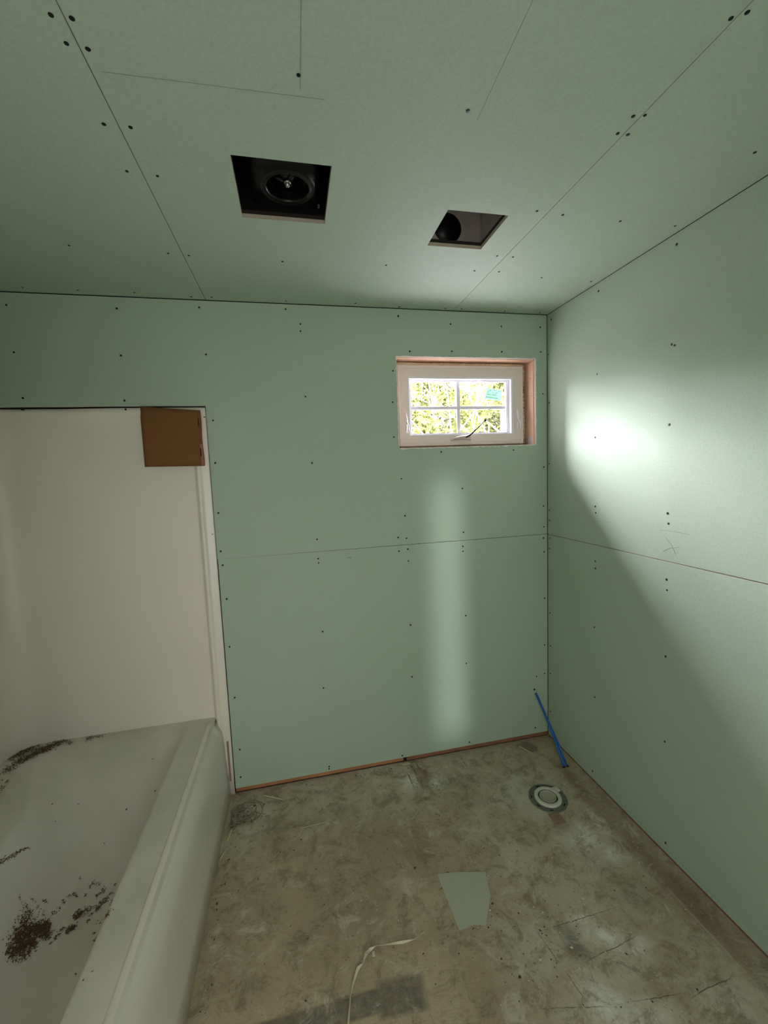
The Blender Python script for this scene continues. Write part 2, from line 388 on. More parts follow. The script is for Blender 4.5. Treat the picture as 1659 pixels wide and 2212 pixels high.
# wall behind the camera with its doorway
mb = MB()
sheet(mb, 'y', YF, YF-.115, (XL, 0), (0, H-.002), [(-1.83, -.97, -1, 2.07)], 0, 1)
build_sheet('wall_front', mb, [GREEN, GYPSUM])
mb = MB()
sheet(mb, 'y', -4.3, -4.4, (XL-.15, .15), (-.1, 2.8), [], 0, 1)
build_sheet('wall_hall', mb, [GREEN, GYPSUM])
# floor
mb = MB(); mb.box((XL-.15, -4.4, -.10), (.15, .16, 0)); floor = struct(mb.build('floor', [FLOOR]))
# ceiling: three rows of board, seams along the room
mb = MB()
sheet(mb, 'z', H, H+T, (XL, -1.7672), (-4.3, -.0005), [])
sheet(mb, 'z', H, H+T, (-1.7650, -.5498), (-4.3, -.0005), [FAN, VENT])
sheet(mb, 'z', H, H+T, (-.5478, -.0), (-4.3, -.0005), [])
sheet(mb, 'z', H+T+.0006, H+T+.012, (XL-.1, .1), (-4.3, .012), [FAN, VENT], 2, 2)
sheet(mb, 'z', 2.80, 2.90, (XL-.2, .2), (-4.45, .70), [], 2, 2)
ceiling = build_sheet('ceiling', mb, [GREEN, BROWNPAPER, DARK])

# bottom plate showing under the back wall board
def rough_bar(name, a, b, mats, n=40, amp=.002, mi=0):
    mbx = MB(); x0, y0, z0 = a; x1, y1, z1 = b; vs = []
    for i in range(n+1):
        x = x0+(x1-x0)*i/n; j = random.uniform(-amp, amp)
        vs += [(x, y0+abs(j), z0), (x, y0+abs(j)*.5, z1+j), (x, y1, z1+j), (x, y1, z0)]
    f = []
    for i in range(n):
        for k in range(4): f.append((4*i+k, 4*i+(k+1) % 4, 4*i+4+(k+1) % 4, 4*i+4+k))
    f += [(0, 1, 2, 3), (4*n+3, 4*n+2, 4*n+1, 4*n)]
    mbx.add(vs, f); return mbx.build(name, mats)
p1 = rough_bar('trim_1', (-1.800, .0035, .009), (-.905, .013, .0292), [simple('orange_plate_wood', (170, 116, 76), .8, var=.5, scale=7)], 60); struct(p1)
p2 = rough_bar('trim_2', (-.885, .0035, .007), (-.004, .013, .0285), [simple('brown_plate_wood', (138, 92, 68), .8, var=.55, scale=9)], 60); struct(p2)
p3 = rough_bar('trim_3', (-1.802, .006, .0), (-.004, .013, .0068), [GAPSHADE], 60); struct(p3)  # dark strip painted for the shadowed gap under the plate
mb = MB(); mb.box((.003, YF, .0003), (.0125, -.004, .0112)); struct(mb.build('trim_4', [simple('dark_red_gap_wood', (126, 84, 62), .85, var=.3, scale=22)]))

# ---- drywall screws: one mesh, one object for each screw
mb = MB(); mb.lathe([(.0001, .0009), (.0012, .0010), (.0017, -.0008+.0016), (.0030, .0010), (.0041, .0007), (.0044, .0), (.0030, -.006), (.0016, -.012), (.0002, -.026)], 14)
scr0 = mb.build('screw', [SCREW], smooth=True); C.objects.unlink(scr0); smesh = scr0.data
def screws(parent, pts, fn, rot):
    for a, b in pts:
        o = bpy.data.objects.new('screw', smesh); C.objects.link(o); o.parent = parent
        o.location = fn(a, b); o.rotation_euler = rot
        s = random.uniform(.9, 1.12); o.scale = (s, s, 1)
CEIL =  [(-1.787, -1.231), (-1.754, -1.231), (-1.786, -1.181), (-1.752, -1.176), (-1.797, -0.993), (-1.741, -0.993), (-1.803, -0.838), (-1.73, -0.831), (-2.131, -0.423), (-1.816, -0.412), (-1.747, -0.405), (-1.357, -1.189), (-1.409, -0.404), (-0.971, -1.165), (-0.558, -1.438), (-0.538, -1.452), (-0.568, -1.215), (-0.542, -1.222), (-0.566, -1.163), (-0.537, -1.164), (-0.59, -0.841), (-0.491, -0.835), (-0.266, -0.831), (-0.044, -0.835), (-0.584, -0.555), (-0.517, -0.556), (-0.622, -0.428), (-0.513, -0.433), (-1.003, -0.427), (-0.294, -0.405), (-0.039, -0.399), (-0.136, -1.167), (-2.475, -0.048), (-2.272, -0.045), (-2.051, -0.047), (-1.822, -0.029), (-1.734, -0.034), (-1.402, -0.029), (-1.07, -0.038), (-0.845, -0.017), (-0.601, -0.025), (-0.514, -0.028), (-0.268, -0.022), (-0.057, -0.018)]
BACK =  [(-2.567, 2.396), (-2.143, 2.399), (-1.797, 2.417), (-2.56, 2.201), (-2.144, 2.195), (-1.783, 2.206), (-2.547, 2.008), (-2.147, 1.996), (-1.406, 2.425), (-1.34, 2.358), (-1.341, 2.325), (-1.335, 2.012), (-1.321, 1.685), (-1.317, 1.297), (-1.317, 1.196), (-1.316, 1.174), (-0.847, 2.413), (-0.566, 2.383), (-0.276, 2.381), (-0.043, 2.383), (-0.792, 2.24), (-0.562, 2.245), (-0.275, 2.248), (-0.041, 2.252), (-0.885, 2.141), (-0.893, 1.983), (-0.893, 1.805), (-0.636, 1.721), (-0.212, 1.719), (-0.028, 2.025), (-0.024, 1.618), (-0.861, 1.587), (-0.519, 1.52), (-0.848, 1.39), (-0.519, 1.278), (-0.844, 1.268), (-0.89, 1.276), (-0.888, 1.201), (-0.839, 1.209), (-0.838, 1.144), (-0.524, 1.2), (-0.524, 1.172), (-1.774, 1.902), (-1.779, 1.701), (-1.782, 1.46), (-1.785, 1.271), (-1.781, 1.202), (-1.774, 1.031), (-1.778, 0.786), (-1.772, 0.518), (-1.767, 0.238), (-1.773, 0.087), (-1.314, 0.809), (-1.326, 0.502), (-1.319, 0.057), (-1.32, 0.044), (-0.838, 0.789), (-0.84, 0.493), (-0.912, 0.043), (-0.516, 0.805), (-0.519, 0.526), (-0.51, 0.05), (-0.028, 1.211), (-0.025, 1.13), (-0.027, 1.396), (-0.025, 1.276), (-0.023, 0.855), (-0.024, 0.572), (-0.077, 0.385), (-0.025, 0.395), (-0.088, 0.065)]
RIGHT =  [(-0.399, 2.412), (-0.802, 2.41), (-0.394, 2.042), (-0.803, 2.053), (-0.791, 2.059), (-0.385, 1.75), (-0.789, 1.763), (-0.389, 1.42), (-0.393, 1.389), (-0.791, 1.422), (-0.796, 1.382), (-0.392, 1.152), (-0.393, 1.116), (-0.794, 1.159), (-0.797, 1.117), (-0.39, 0.818), (-0.798, 0.845), (-0.397, 0.458), (-0.804, 0.487), (-0.011, 2.235), (-0.015, 1.974), (-0.013, 1.635), (-0.017, 1.372), (-0.017, 1.314), (-0.021, 1.212), (-0.016, 1.15), (-0.019, 0.77), (-0.023, 0.572), (-0.022, 0.402), (-0.037, 2.413), (-0.022, 0.165), (-0.385, 0.051), (-0.82, 0.053)]
SUR =  [(-2.555, 1.959), (-2.146, 1.956), (-1.813, 1.918), (-1.817, 1.358)]
screws(ceiling, CEIL, lambda a, b: (a, b, H-.0003), (math.pi, 0, 0))
screws(wall_back, BACK, lambda a, b: (a, -.0003, b), (math.pi/2, 0, 0))
screws(wall_right, RIGHT, lambda a, b: (-.0003, a, b), (0, -math.pi/2, 0))

# ---- pencil lines on the ceiling, scuffs on the walls (thin ribbons lying on the paper)
def ribbon(name, pts, wdt, nrm, m, parent):
    nrm = Vector(nrm); vs = []; pts = [Vector(p) for p in pts]
    for i, p in enumerate(pts):
        d = (pts[min(i+1, len(pts)-1)]-pts[max(i-1, 0)]).normalized(); s = d.cross(nrm).normalized()*wdt*.5*random.uniform(.6, 1.2)
        vs += [p-s, p+s, p+s+nrm*.0004, p-s+nrm*.0004]
    f = []
    for i in range(len(pts)-1):
        for k in range(4): f.append((4*i+k, 4*i+(k+1) % 4, 4*i+4+(k+1) % 4, 4*i+4+k))
    f += [(0, 1, 2, 3), (4*len(pts)-1, 4*len(pts)-2, 4*len(pts)-3, 4*len(pts)-4)]
    o = new(name, vs, f, m, parent); return o
zc = H-.0001
def lerp(a, b, n): return [tuple(a[k]+(b[k]-a[k])*i/n for k in range(3)) for i in range(n+1)]
ribbon('pencil_line', lerp((-1.355, -1.45, zc), (-1.353, -1.154, zc), 8), .0026, (0, 0, -1), PENCIL, ceiling)
ribbon('pencil_line', lerp((-1.746, -1.131, zc), (-1.30, -1.140, zc), 10), .0016, (0, 0, -1), PENCIL, ceiling)
ribbon('pencil_line', lerp((-.95, -1.42, zc), (-.938, -1.143, zc), 8), .0014, (0, 0, -1), PENCIL, ceiling)
SCR = simple('grey_scratch', (128, 140, 136), .8)
def wr(a, b): return (-.0001, a, b)
ribbon('scratch', [wr(-.757, 1.352), wr(-.80, 1.354), wr(-.85, 1.353), wr(-.887, 1.351)], .0016, (-1, 0, 0), SCR, wall_right)
ribbon('scratch', [wr(-.783, 1.327), wr(-.81, 1.302), wr(-.834, 1.263)], .0018, (-1, 0, 0), SCR, wall_right)
ribbon('scratch', [wr(-.774, 1.267), wr(-.80, 1.285), wr(-.845, 1.297)], .0014, (-1, 0, 0), SCR, wall_right)
ribbon('scratch', [wr(-.384, 1.347), wr(-.43, 1.352), wr(-.485, 1.355)], .0014, (-1, 0, 0), SCR, wall_right)
for (x, z, hh) in [(-.060, 2.352, .03), (-.068, 2.350, .022), (-.050, 2.352, .026), (-.040, 1.13, .06), (-.048, 1.15, .03), (-.082, 1.17, .03), (-.095, 1.175, .024), (-.062, 1.168, .03), (-.030, 1.05, .04), (-.046, 1.07, .05),
                   (-.042, .90, .05), (-.05, .62, .06), (-.046, .52, .04), (-.075, .14, .03), (-.052, .32, .05), (-.06, .26, .04)]:
    ribbon('plaster_scuff', [(x, -.0001, z-hh/2), (x+.001, -.0001, z), (x-.001, -.0001, z+hh/2)], .0032, (0, -1, 0), SCUFF, wall_back)
ribbon('plaster_scuff', [(-1.137, -.0001, 1.06), (-1.130, -.0001, 1.075), (-1.124, -.0001, 1.095)], .007, (0, -1, 0), SCUFF, wall_back)
ribbon('plaster_scuff', [(-1.722, -.0001, .052), (-1.710, -.0001, .066), (-1.700, -.0001, .082)], .0035, (0, -1, 0), SCUFF, wall_back)
ribbon('dirt_smudge', [(-1.166, -.0001, 1.187), (-1.155, -.0001, 1.189), (-1.146, -.0001, 1.187)], .010, (0, -1, 0), PENCIL, wall_back)

# ---- ragged paper and gypsum lip round the window cut-out
def lip(u0, v0, u1, v1, nx, nv, wd=.0035, n=46):
    vs = []
    for i in range(n+1):
        t = i/n; a = u0+(u1-u0)*t; b = v0+(v1-v0)*t; w = wd*random.uniform(.35, 1.6); w2 = .002*random.uniform(.2, 1)
        vs += [(a-nx*w, -.0010-random.uniform(0, .001), b-nv*w), (a+nx*w2, -.0004, b+nv*w2), (a+nx*w2*1.3, .008, b+nv*w2), (a-nx*w*.2, -.0002, b-nv*w*.2)]
    f = []
    for i in range(n):
        for k in range(4): f.append((4*i+k, 4*i+(k+1) % 4, 4*i+4+(k+1) % 4, 4*i+4+k))
    f += [(0, 1, 2, 3), (4*n+3, 4*n+2, 4*n+1, 4*n)]
    return vs, f
TORN = simple('torn_gypsum_edge', (232, 224, 214), .9, var=.05, scale=60)
mb = MB()
mb.add(*lip(WIN[0], WIN[3], WIN[1], WIN[3], 0, -1)); mb.add(*lip(WIN[0], WIN[2], WIN[1], WIN[2], 0, 1, .005, 70))
mb.add(*lip(WIN[0], WIN[2], WIN[0], WIN[3], 1, 0, .003)); mb.add(*lip(WIN[1], WIN[2], WIN[1], WIN[3], -1, 0, .004))
mb.build('torn_board_edge', [TORN], wall_back)

# ---- lumber round the window, in the thickness of the wall
mb = MB(); mb.box((-.864, T+.001, 2.210), (-.076, .155, 2.221)); mb.build('window_header', [PINE], wall_back, bevel=.001)
mb = MB(); mb.box((-.081, T+.001, 1.742), (-.052, .155, 2.209)); mb.build('window_stud', [PINE], wall_back, bevel=.001)
mb = MB(); mb.box((-.864, T+.001, 1.736), (-.083, .155, 1.7475)); mb.build('window_sill_plate', [PINE], wall_back, bevel=.001)
mb = MB(); mb.box((-.875, T+.001, 1.748), (-.864, .155, 2.209)); mb.build('window_stud', [PINE], wall_back, bevel=.001)
mb = MB(); mb.box((-.0822, T+.008, 1.752), (-.0812, .068, 1.790)); mb.build('white_tape_patch', [simple('white_tape', (226, 222, 226), .5)], wall_back)
NAIL = simple('nail_head', (90, 70, 60), .5)
mb = MB()
for (y, z) in [(.04, 2.12), (.03, 2.02), (.045, 1.93)]: mb.box((-.0818, y-.002, z-.002), (-.0811, y+.002, z+.002))
mb.build('nail_heads', [NAIL], wall_back)

# ---------------------------------------------------------------- window_1
win = empty('window_1', (-.477, .07, 1.746)); struct(win)
def W(o): return under(o, win)
def ring(mb, x0, x1, z0, z1, w, y0, y1, mi=0, w4=None):
    l_, r_, b_, t_ = w4 or (w, w, w, w)
    # mitred frame ring, welded
    o = [(x0, z0), (x1, z0), (x1, z1), (x0, z1)]; i = [(x0+l_, z0+b_), (x1-r_, z0+b_), (x1-r_, z1-t_), (x0+l_, z1-t_)]
    v = [(a, y0, b) for a, b in o]+[(a, y0, b) for a, b in i]+[(a, y1, b) for a, b in o]+[(a, y1, b) for a, b in i]
    f = []
    for k in range(4):
        k2 = (k+1) % 4
        f += [(k, k2, 4+k2, 4+k), (8+k, 12+k, 12+k2, 8+k2), (k, 8+k, 8+k2, k2), (4+k, 4+k2, 12+k2, 12+k)]
    mb.add(v, f, mi)
mb = MB()
ring(mb, -.846, -.110, 1.758, 2.191, 0, .070, .128, 0, (.060, .061, .057, .062))
fr = W(mb.build('frame', [VINYL], bevel=.0015))
mb = MB(); ring(mb, -.843, -.113, 1.761, 2.188, .014, .0655, .071)
fl = mb.build('frame_lip', [VINYL], fr, bevel=.001)
mb = MB(); ring(mb, -.7862, -.1708, 1.8148, 2.1292, .004, .072, .098, 0, (.004, .012, .004, .010))
mb.build('weather_strip', [WHITEVINYL], fr)
mb = MB(); ring(mb, -.786, -.160, 1.815, 2.139, 0, .095, .124, 0, (.018, .036, .010, .026))
sash = W(mb.build('sash', [WHITEVINYL], bevel=.0025))
mb = MB(); ring(mb, -.768, -.196, 1.825, 2.113, .004, .099, .112)
mb.build('glazing_bead', [WHITEVINYL], sash)
mb = MB(); mb.box((-.497, .108, 1.827), (-.477, .119, 2.111)); mb.box((-.766, .1085, 1.959), (-.198, .1185, 1.978))
W(mb.build('grille', [WHITEVINYL], bevel=.002))
mb = MB(); mb.box((-.768, .1125, 1.825), (-.196, .1145, 2.113)); W(mb.build('glass_pane', [GLASS]))
# lock levers on both jambs
def lock(x, zb, name, flip):
    mb = MB(); pts = []
    for i in range(9):
        t = i/8; pts.append((x+flip*.006*math.sin(math.pi*t), .064, zb+.11*t))
    mb.tube(pts, [.003]+[.0065]*7+[.003], 8, 0, .6)
    o = W(mb.build(name, [WHITEVINYL], smooth=True))
    mb = MB(); mb.tube([(x+flip*.004, .062, zb+.055), (x+flip*.008, .048, zb+.040), (x+flip*.009, .044, zb+.010), (x+flip*.006, .046, zb-.004)], [.004, .0045, .004, .002], 8, 0, .7)
    mb.build('lever', [WHITEVINYL], o, smooth=True)
lock(-.808, 1.832, 'sash_lock', 1); lock(-.150, 1.842, 'sash_lock', 1)
# folding crank on the sill
mb = MB(); pts = []; 
mb.tube([(-.556, .062, 1.788), (-.535, .060, 1.795), (-.50, .058, 1.801), (-.465, .057, 1.803), (-.438, .058, 1.798)], [.003, .007, .009, .010, .004], 10, 0, .9)
mb.box((-.552, .058, 1.781), (-.436, .0695, 1.789))
CRK = simple('satin_grey_vinyl', (200, 190, 186), .5, var=.03)
CRA = simple('grey_crank_arm', (76, 72, 74), .8, var=.03, spec=.1)
cr = W(mb.build('crank', [CRK], smooth=False, bevel=.002))
mb = MB(); mb.tube([(-.470, .052, 1.800), (-.452, .046, 1.808), (-.430, .040, 1.828), (-.398, .034, 1.856), (-.368, .031, 1.884)], [.007, .008, .0055, .005, .0042], 8, 0, .7)
mb.build('crank_arm', [CRA], cr, smooth=True)
mb = MB(); mb.lathe([(.001, -.007), (.006, -.006), (.0068, 0), (.006, .006), (.001, .007)], 12, (-.365, .029, 1.888))
mb.build('crank_knob', [simple('grey_knob', (44, 40, 40), .8, spec=.1)], cr, smooth=True)
for a, b in [((-.440, .034, 1.818), (-.432, .0335, 1.826)), ((-.432, .032, 1.830), (-.424, .031, 1.838)), ((-.455, .039, 1.806), (-.447, .038, 1.814))]:
    mb = MB(); mb.tube([a, b], .003, 6); mb.build('crank_hinge', [simple('grey_hinge', (40, 36, 36), .8, spec=.1)], cr)
# sticker on the glass
sv = [(-.331, 2.072), (-.237, 2.060), (-.247, 2.000), (-.345, 2.012)]
sv = [(a+.018, b+.006) for a, b in sv]
mb = MB(); ys = .1121
mb.add([(a, ys, b) for a, b in sv]+[(a, ys-.0006, b) for a, b in sv], [(0, 1, 2, 3), (4, 5, 6, 7), (0, 1, 5, 4), (1, 2, 6, 5), (2, 3, 7, 6), (3, 0, 4, 7)])
stk = W(mb.build('sticker', [STICKER], label='small mint green sticker with dark printed lines'))
def suv(s, t): # s across, t down
    a = (sv[0][0]*(1-s)+sv[1][0]*s, sv[0][1]*(1-s)+sv[1][1]*s); b = (sv[3][0]*(1-s)+sv[2][0]*s, sv[3][1]*(1-s)+sv[2][1]*s)
    return (a[0]*(1-t)+b[0]*t, ys-.0009, a[1]*(1-t)+b[1]*t)
mb = MB()
def bar(s0, s1, t0, t1):
    q = [suv(s0, t0), suv(s1, t0), suv(s1, t1), suv(s0, t1)]; q2 = [(a, b+.0003, c) for a, b, c in q]
    mb.add(q+q2, [(0, 1, 2, 3), (4, 5, 6, 7), (0, 1, 5, 4), (1, 2, 6, 5), (2, 3, 7, 6), (3, 0, 4, 7)])
for i in range(26):
    s = .08+i*.025; bar(s, s+random.uniform(.008, .018), .48, .60)
for i in range(28):
    s = .08+i*.026; bar(s, s+random.uniform(.008, .018), .74, .86)
for (s0, s1, t) in [(.18, .34, .08), (.46, .66, .08), (.76, .90, .10), (.08, .22, .30), (.30, .34, .32), (.42, .55, .34), (.62, .78, .26), (.60, .70, .38), (.14, .3, .18)]:
    n_ = max(2, int((s1-s0)/.035))
    for k in range(n_): bar(s0+k*(s1-s0)/n_, s0+(k+.65)*(s1-s0)/n_, t, t+.055)
mb.build('printed_lines', [INK], stk)
# spray foam round the frame
def foam(a, b, r0, n):
    mb = MB(); pts = []; rr = []
    for i in range(n+1):
        t = i/n; pts.append(tuple(a[k]+(b[k]-a[k])*t+random.uniform(-.0015, .0015) for k in range(3))); rr.append(r0*random.uniform(.65, 1.25))
    mb.tube(pts, rr, 8); return W(mb.build('spray_foam', [FOAM], smooth=True))
foam((-.1035, .079, 1.76), (-.1035, .079, 2.195), .0078, 60); foam((-.845, .080, 2.1975), (-.11, .080, 2.1975), .0085, 90)
foam((-.845, .10, 1.753), (-.11, .10, 1.753), .006, 60); foam((-.856, .10, 1.755), (-.856, .10, 2.20), .008, 40)
mb = MB(); mb.box((-.868, .124, 1.747), (-.082, .1295, 1.760)); mb.box((-.868, .124, 2.189), (-.082, .1295, 2.2095)); mb.box((-.112, .124, 1.747), (-.0812, .1295, 2.2095)); mb.box((-.8635, .124, 1.747), (-.844, .1295, 2.2095))
W(mb.build('nailing_flange', [WHITEVINYL]))

# ---------------------------------------------------------------- exterior: eave, ground, trees
mb = MB(); mb.box((-1.05, .182, 2.60), (3.4, .60, 2.62)); mb.box((-1.05, .58, 2.37), (3.4, .60, 2.60)); struct(mb.build('trim_5', [SIDING]))
# unseen block added left of the window to cut off sky light
mb = MB(); mb.box((-1.6, .182, -.6), (-1.04, 1.12, 4.60)); struct(mb.build('wall_sky_blocker', [simple('blocker_grey', (84, 82, 78), .8)]))
mb = MB(); mb.box((-40, .19, -.62), (50, 60, -.60)); g = mb.build('ground', [GRND]); struct(g)

def foliage(mb, c, rad, n, size, squash=1.0, seed=1):
    rnd = random.Random(seed)
    lumps = []
    for i in range(16):
        d = Vector((rnd.gauss(0, 1), rnd.gauss(0, 1), rnd.gauss(0, 1))).normalized()
        lumps.append((Vector((c[0]+d.x*rad*.62, c[1]+d.y*rad*.55, c[2]+d.z*rad*.62*squash)), rad*rnd.uniform(.22, .45)))
    for i in range(n):
        L, r = rnd.choice(lumps)
        d = Vector((rnd.gauss(0, 1), rnd.gauss(0, 1), rnd.gauss(0, 1))).normalized()*r*rnd.uniform(.5, 1.05)
        p = L+d; s = size*rnd.uniform(.5, 1.2)
        u = Vector((rnd.gauss(0, 1), rnd.gauss(0, 1), rnd.gauss(0, .5))).normalized(); w = u.cross(Vector((rnd.gauss(0, 1), rnd.gauss(0, 1), rnd.gauss(0, 1)))).normalized()
        mb.add([p-u*s, p+w*s*.45, p+u*s, p-w*s*.45], [(0, 1, 2, 3)])
def tree(base, h, rad, n, size, lm, label, seed, squash=1.1):
    rnd = random.Random(seed); t = empty('tree', base); tag(t, label, 'tree', 'trees outside the window')
    mb = MB(); top = (base[0]+rnd.uniform(-.2, .2), base[1], base[2]+h*.9)
    mb.tube([base, (base[0]+.06, base[1], base[2]+h*.35), top], [.11, .08, .02], 8)
    for i in range(14):
        k = rnd.uniform(.3, .85); b0 = Vector(base).lerp(Vector(top), k); d = Vector((rnd.gauss(0, 1), rnd.gauss(0, .8), rnd.uniform(.0, .7))).normalized()
        mb.tube([b0, b0+d*rad*.5+Vector((0, 0, .08)), b0+d*rad*.95+Vector((0, 0, -.05))], [.03, .017, .005], 5)
    under(mb.build('trunk', [BARK]), t)
    mb = MB(); foliage(mb, (base[0], base[1], base[2]+h-rad*squash), rad, n, size, squash, seed)
    under(mb.build('crown', [lm]), t)
tree((1.9, 7.2, -.6), 4.9, 1.25, 8500, .062, LEAF, 'leafy yellow-green tree outside behind the left half of the window', 3)
tree((3.9, 8.0, -.6), 5.1, 1.35, 8500, .066, LEAF, 'leafy yellow-green tree outside behind the right half of the window', 5)
tree((2.9, 9.4, -.6), 4.9, 1.6, 8000, .075, LEAFD, 'darker tree outside filling the gap behind the window grille', 8)
def bare(base, h, label, seed, lean=0.):
    rnd = random.Random(seed); mb = MB()
    def br(p, d, L, r, lv):
        q = p+d*L*.5+Vector((rnd.uniform(-.05, .05), 0, .03))*L; e = p+d*L
        mb.tube([p, q, e], [r, r*.8, r*.55], 5)
        if lv == 0: return
        for k in range(3 if lv > 1 else 3):
            nd = (d+Vector((rnd.gauss(0, .55), rnd.gauss(0, .35), rnd.uniform(-.1, .35)))).normalized()
            br(p.lerp(e, rnd.uniform(.55, 1)), nd, L*rnd.uniform(.5, .75), r*.55, lv-1)
    br(Vector(base), Vector((lean, 0, 1)).normalized(), h, .017, 4)
    o = mb.build('bare_tree', [TWIG]); tag(o, label, 'tree', 'saplings outside the window')
bare((1.20, 5.4, -.6), 3.0, 'pale leafless sapling with forking twigs outside at the lower left pane', 11, .12)
bare((2.45, 5.9, -.6), 3.1, 'pale leafless sapling with a straight stem outside at the lower right pane', 12, .03)
mb = MB()
rnd = random.Random(4)
for i in range(15):
    x = -9+i*1.75+rnd.uniform(-.4, .4); foliage(mb, (x, 10.8+rnd.uniform(-.6, .6), 2.2), 2.2, 2600, .13, 1.0, 40+i)
tag(mb.build('undergrowth', [LEAFD]), 'dense band of distant bushes low behind the trees outside', 'bushes', kind='stuff')

# ---------------------------------------------------------------- one-piece bathtub and surround
tub = empty('tub_surround_unit', (-2.25, -.75, 0)); tag(tub, 'white one-piece bathtub with moulded surround, dusty, set against the green wall', 'bathtub')
def sm(t): t = min(max(t, 0), 1); return t*t*(3-2*t)
def st(t, k=2.6): return 1-(1-min(max(t, 0), 1))**k
def ztub(x, y):
    xl = -2.60+.15*sm((-.1-y)/.45)*sm((y+1.53)/.5)
    return .42-.34*st((-2.0-x)/.16)*sm((0-y)/.62)*st((x-xl)/.2)*st((y+1.54)/.16)
xs = [-1.872, -1.876, -1.881, -1.887, -1.893, -1.90, -1.93, -1.96, -1.985, -1.994]
x = -2.0
while x > -2.18: xs.append(x); x -= .004
while x > -2.735: xs.append(x); x -= .011
xs.append(-2.74)
ys_ = []; y = .022
while y > -1.655: ys_.append(y); y -= .0125
ys_.append(-1.66)
vs = []; fs = []
for y in ys_:
    for x in xs:
        z = ztub(x, y)
        if x > -1.893: z -= ((x+1.893)/.0205)**2*.0025   # rolled crest
        z += .002*max(0, (-1.90-x))/.1 if x > -2.0 else 0
        vs.append((x, y, z))
nx = len(xs)
for j in range(len(ys_)-1):
    for i in range(nx-1): fs.append((j*nx+i, j*nx+i+1, (j+1)*nx+i+1, (j+1)*nx+i))
o = under(new('basin', vs, fs, ACRYL, None, True), tub)
# apron: profile swept along the tub
prof = [(-1.906, .4204), (-1.898, .4210), (-1.890, .4208), (-1.883, .4192), (-1.877, .4160), (-1.872, .4110), (-1.8655, .400), (-1.853, .375), (-1.8465, .355), (-1.843, .340), (-1.840, .30), (-1.836, .20), (-1.831, .10), (-1.826, .0)]
vs = []; fs = []; yy = [-.003-i*.0517 for i in range(33)]
for y in yy:
    for (a, b) in prof: vs.append((a, y, b))
n_ = len(prof)
for j in range(len(yy)-1):
    for i in range(n_-1): fs.append((j*n_+i, j*n_+i+1, (j+1)*n_+i+1, (j+1)*n_+i))
o = new('apron', vs, fs, ACRYLW, None, True); under(o, tub)
md = o.modifiers.new('solid', 'SOLIDIFY'); md.thickness = .004; md.offset = -1
# surround walls: horizontal section swept upward
def arc(cx, cy, r, a0, a1, n):
    return [(cx+r*math.cos(math.radians(a0+(a1-a0)*i/n)), cy+r*math.sin(math.radians(a0+(a1-a0)*i/n))) for i in range(n+1)]
sec = [(-1.806, .0045), (-1.812, .0030), (-1.838, .0030), (-1.845, .0010), (-1.850, -.0060), (-1.856, -.0085), (-1.862, -.0060), (-1.868, .004), (-1.874, .018), (-1.880, .0215), (-1.888, .022)]
sec2 = sec+[(-2.0, .022), (-2.2, .022), (-2.4, .022)]+arc(-2.615, -.103, .125, 90, 180, 12)+[(-2.74, -.4), (-2.74, -.8), (-2.74, -1.3)]+arc(-2.615, -1.535, .125, 180, 270, 12)+[(-2.3, -1.66), (-1.86, -1.66), (-1.806, -1.66)]
zs = [.0, .2, .395, .41, .418, .424, .44, .7, 1.1, 1.5, 1.85, 1.912, 1.922, 1.930, 1.936, 1.945, 1.963]
vs = []; fs = []
for z in zs:
    k = sm((z-1.912)/.024)     # panel rolls out to the nailing flange at its top
    fb = max(0, 1-(z-.40)/.03) if z > .395 else 1
    for i, (a, b) in enumerate(sec2):
        x, y = a, b
        if i >= 4 and x > -2.4 and y > -1:
            y = y*(1-k)+.0032*k
        elif x <= -2.4 and i < 27:
            y = y*(1-k)+(y-.0)*k
        vs.append((x, y, z))
ns = len(sec2)
for j in range(len(zs)-1):
    for i in range(ns-1): fs.append((j*ns+i, j*ns+i+1, (j+1)*ns+i+1, (j+1)*ns+i))
o = new('surround_wall', vs, fs, ACRYLW, None, True); under(o, tub)
md = o.modifiers.new('solid', 'SOLIDIFY'); md.thickness = .003; md.offset = 0
for a, b in SUR:
    so = bpy.data.objects.new('screw', smesh); C.objects.link(so); so.location = (a, .0024-(.003 if b > 1.95 else 0), b); so.rotation_euler = (math.pi/2, 0, 0); under(so, tub)
mb = MB(); mb.box((-1.828, -.0010, .075), (-1.8185, .0022, .292)); under(mb.build('bare_wood_strip', [simple('pinkish_wood', (150, 124, 106), .8, var=.2)]), tub)
mb = MB(); mb.tube([(-1.868, -.035, .400), (-1.866, -.030, .424)], .0012, 6); under(mb.build('small_splinter', [CHIPW]), tub)

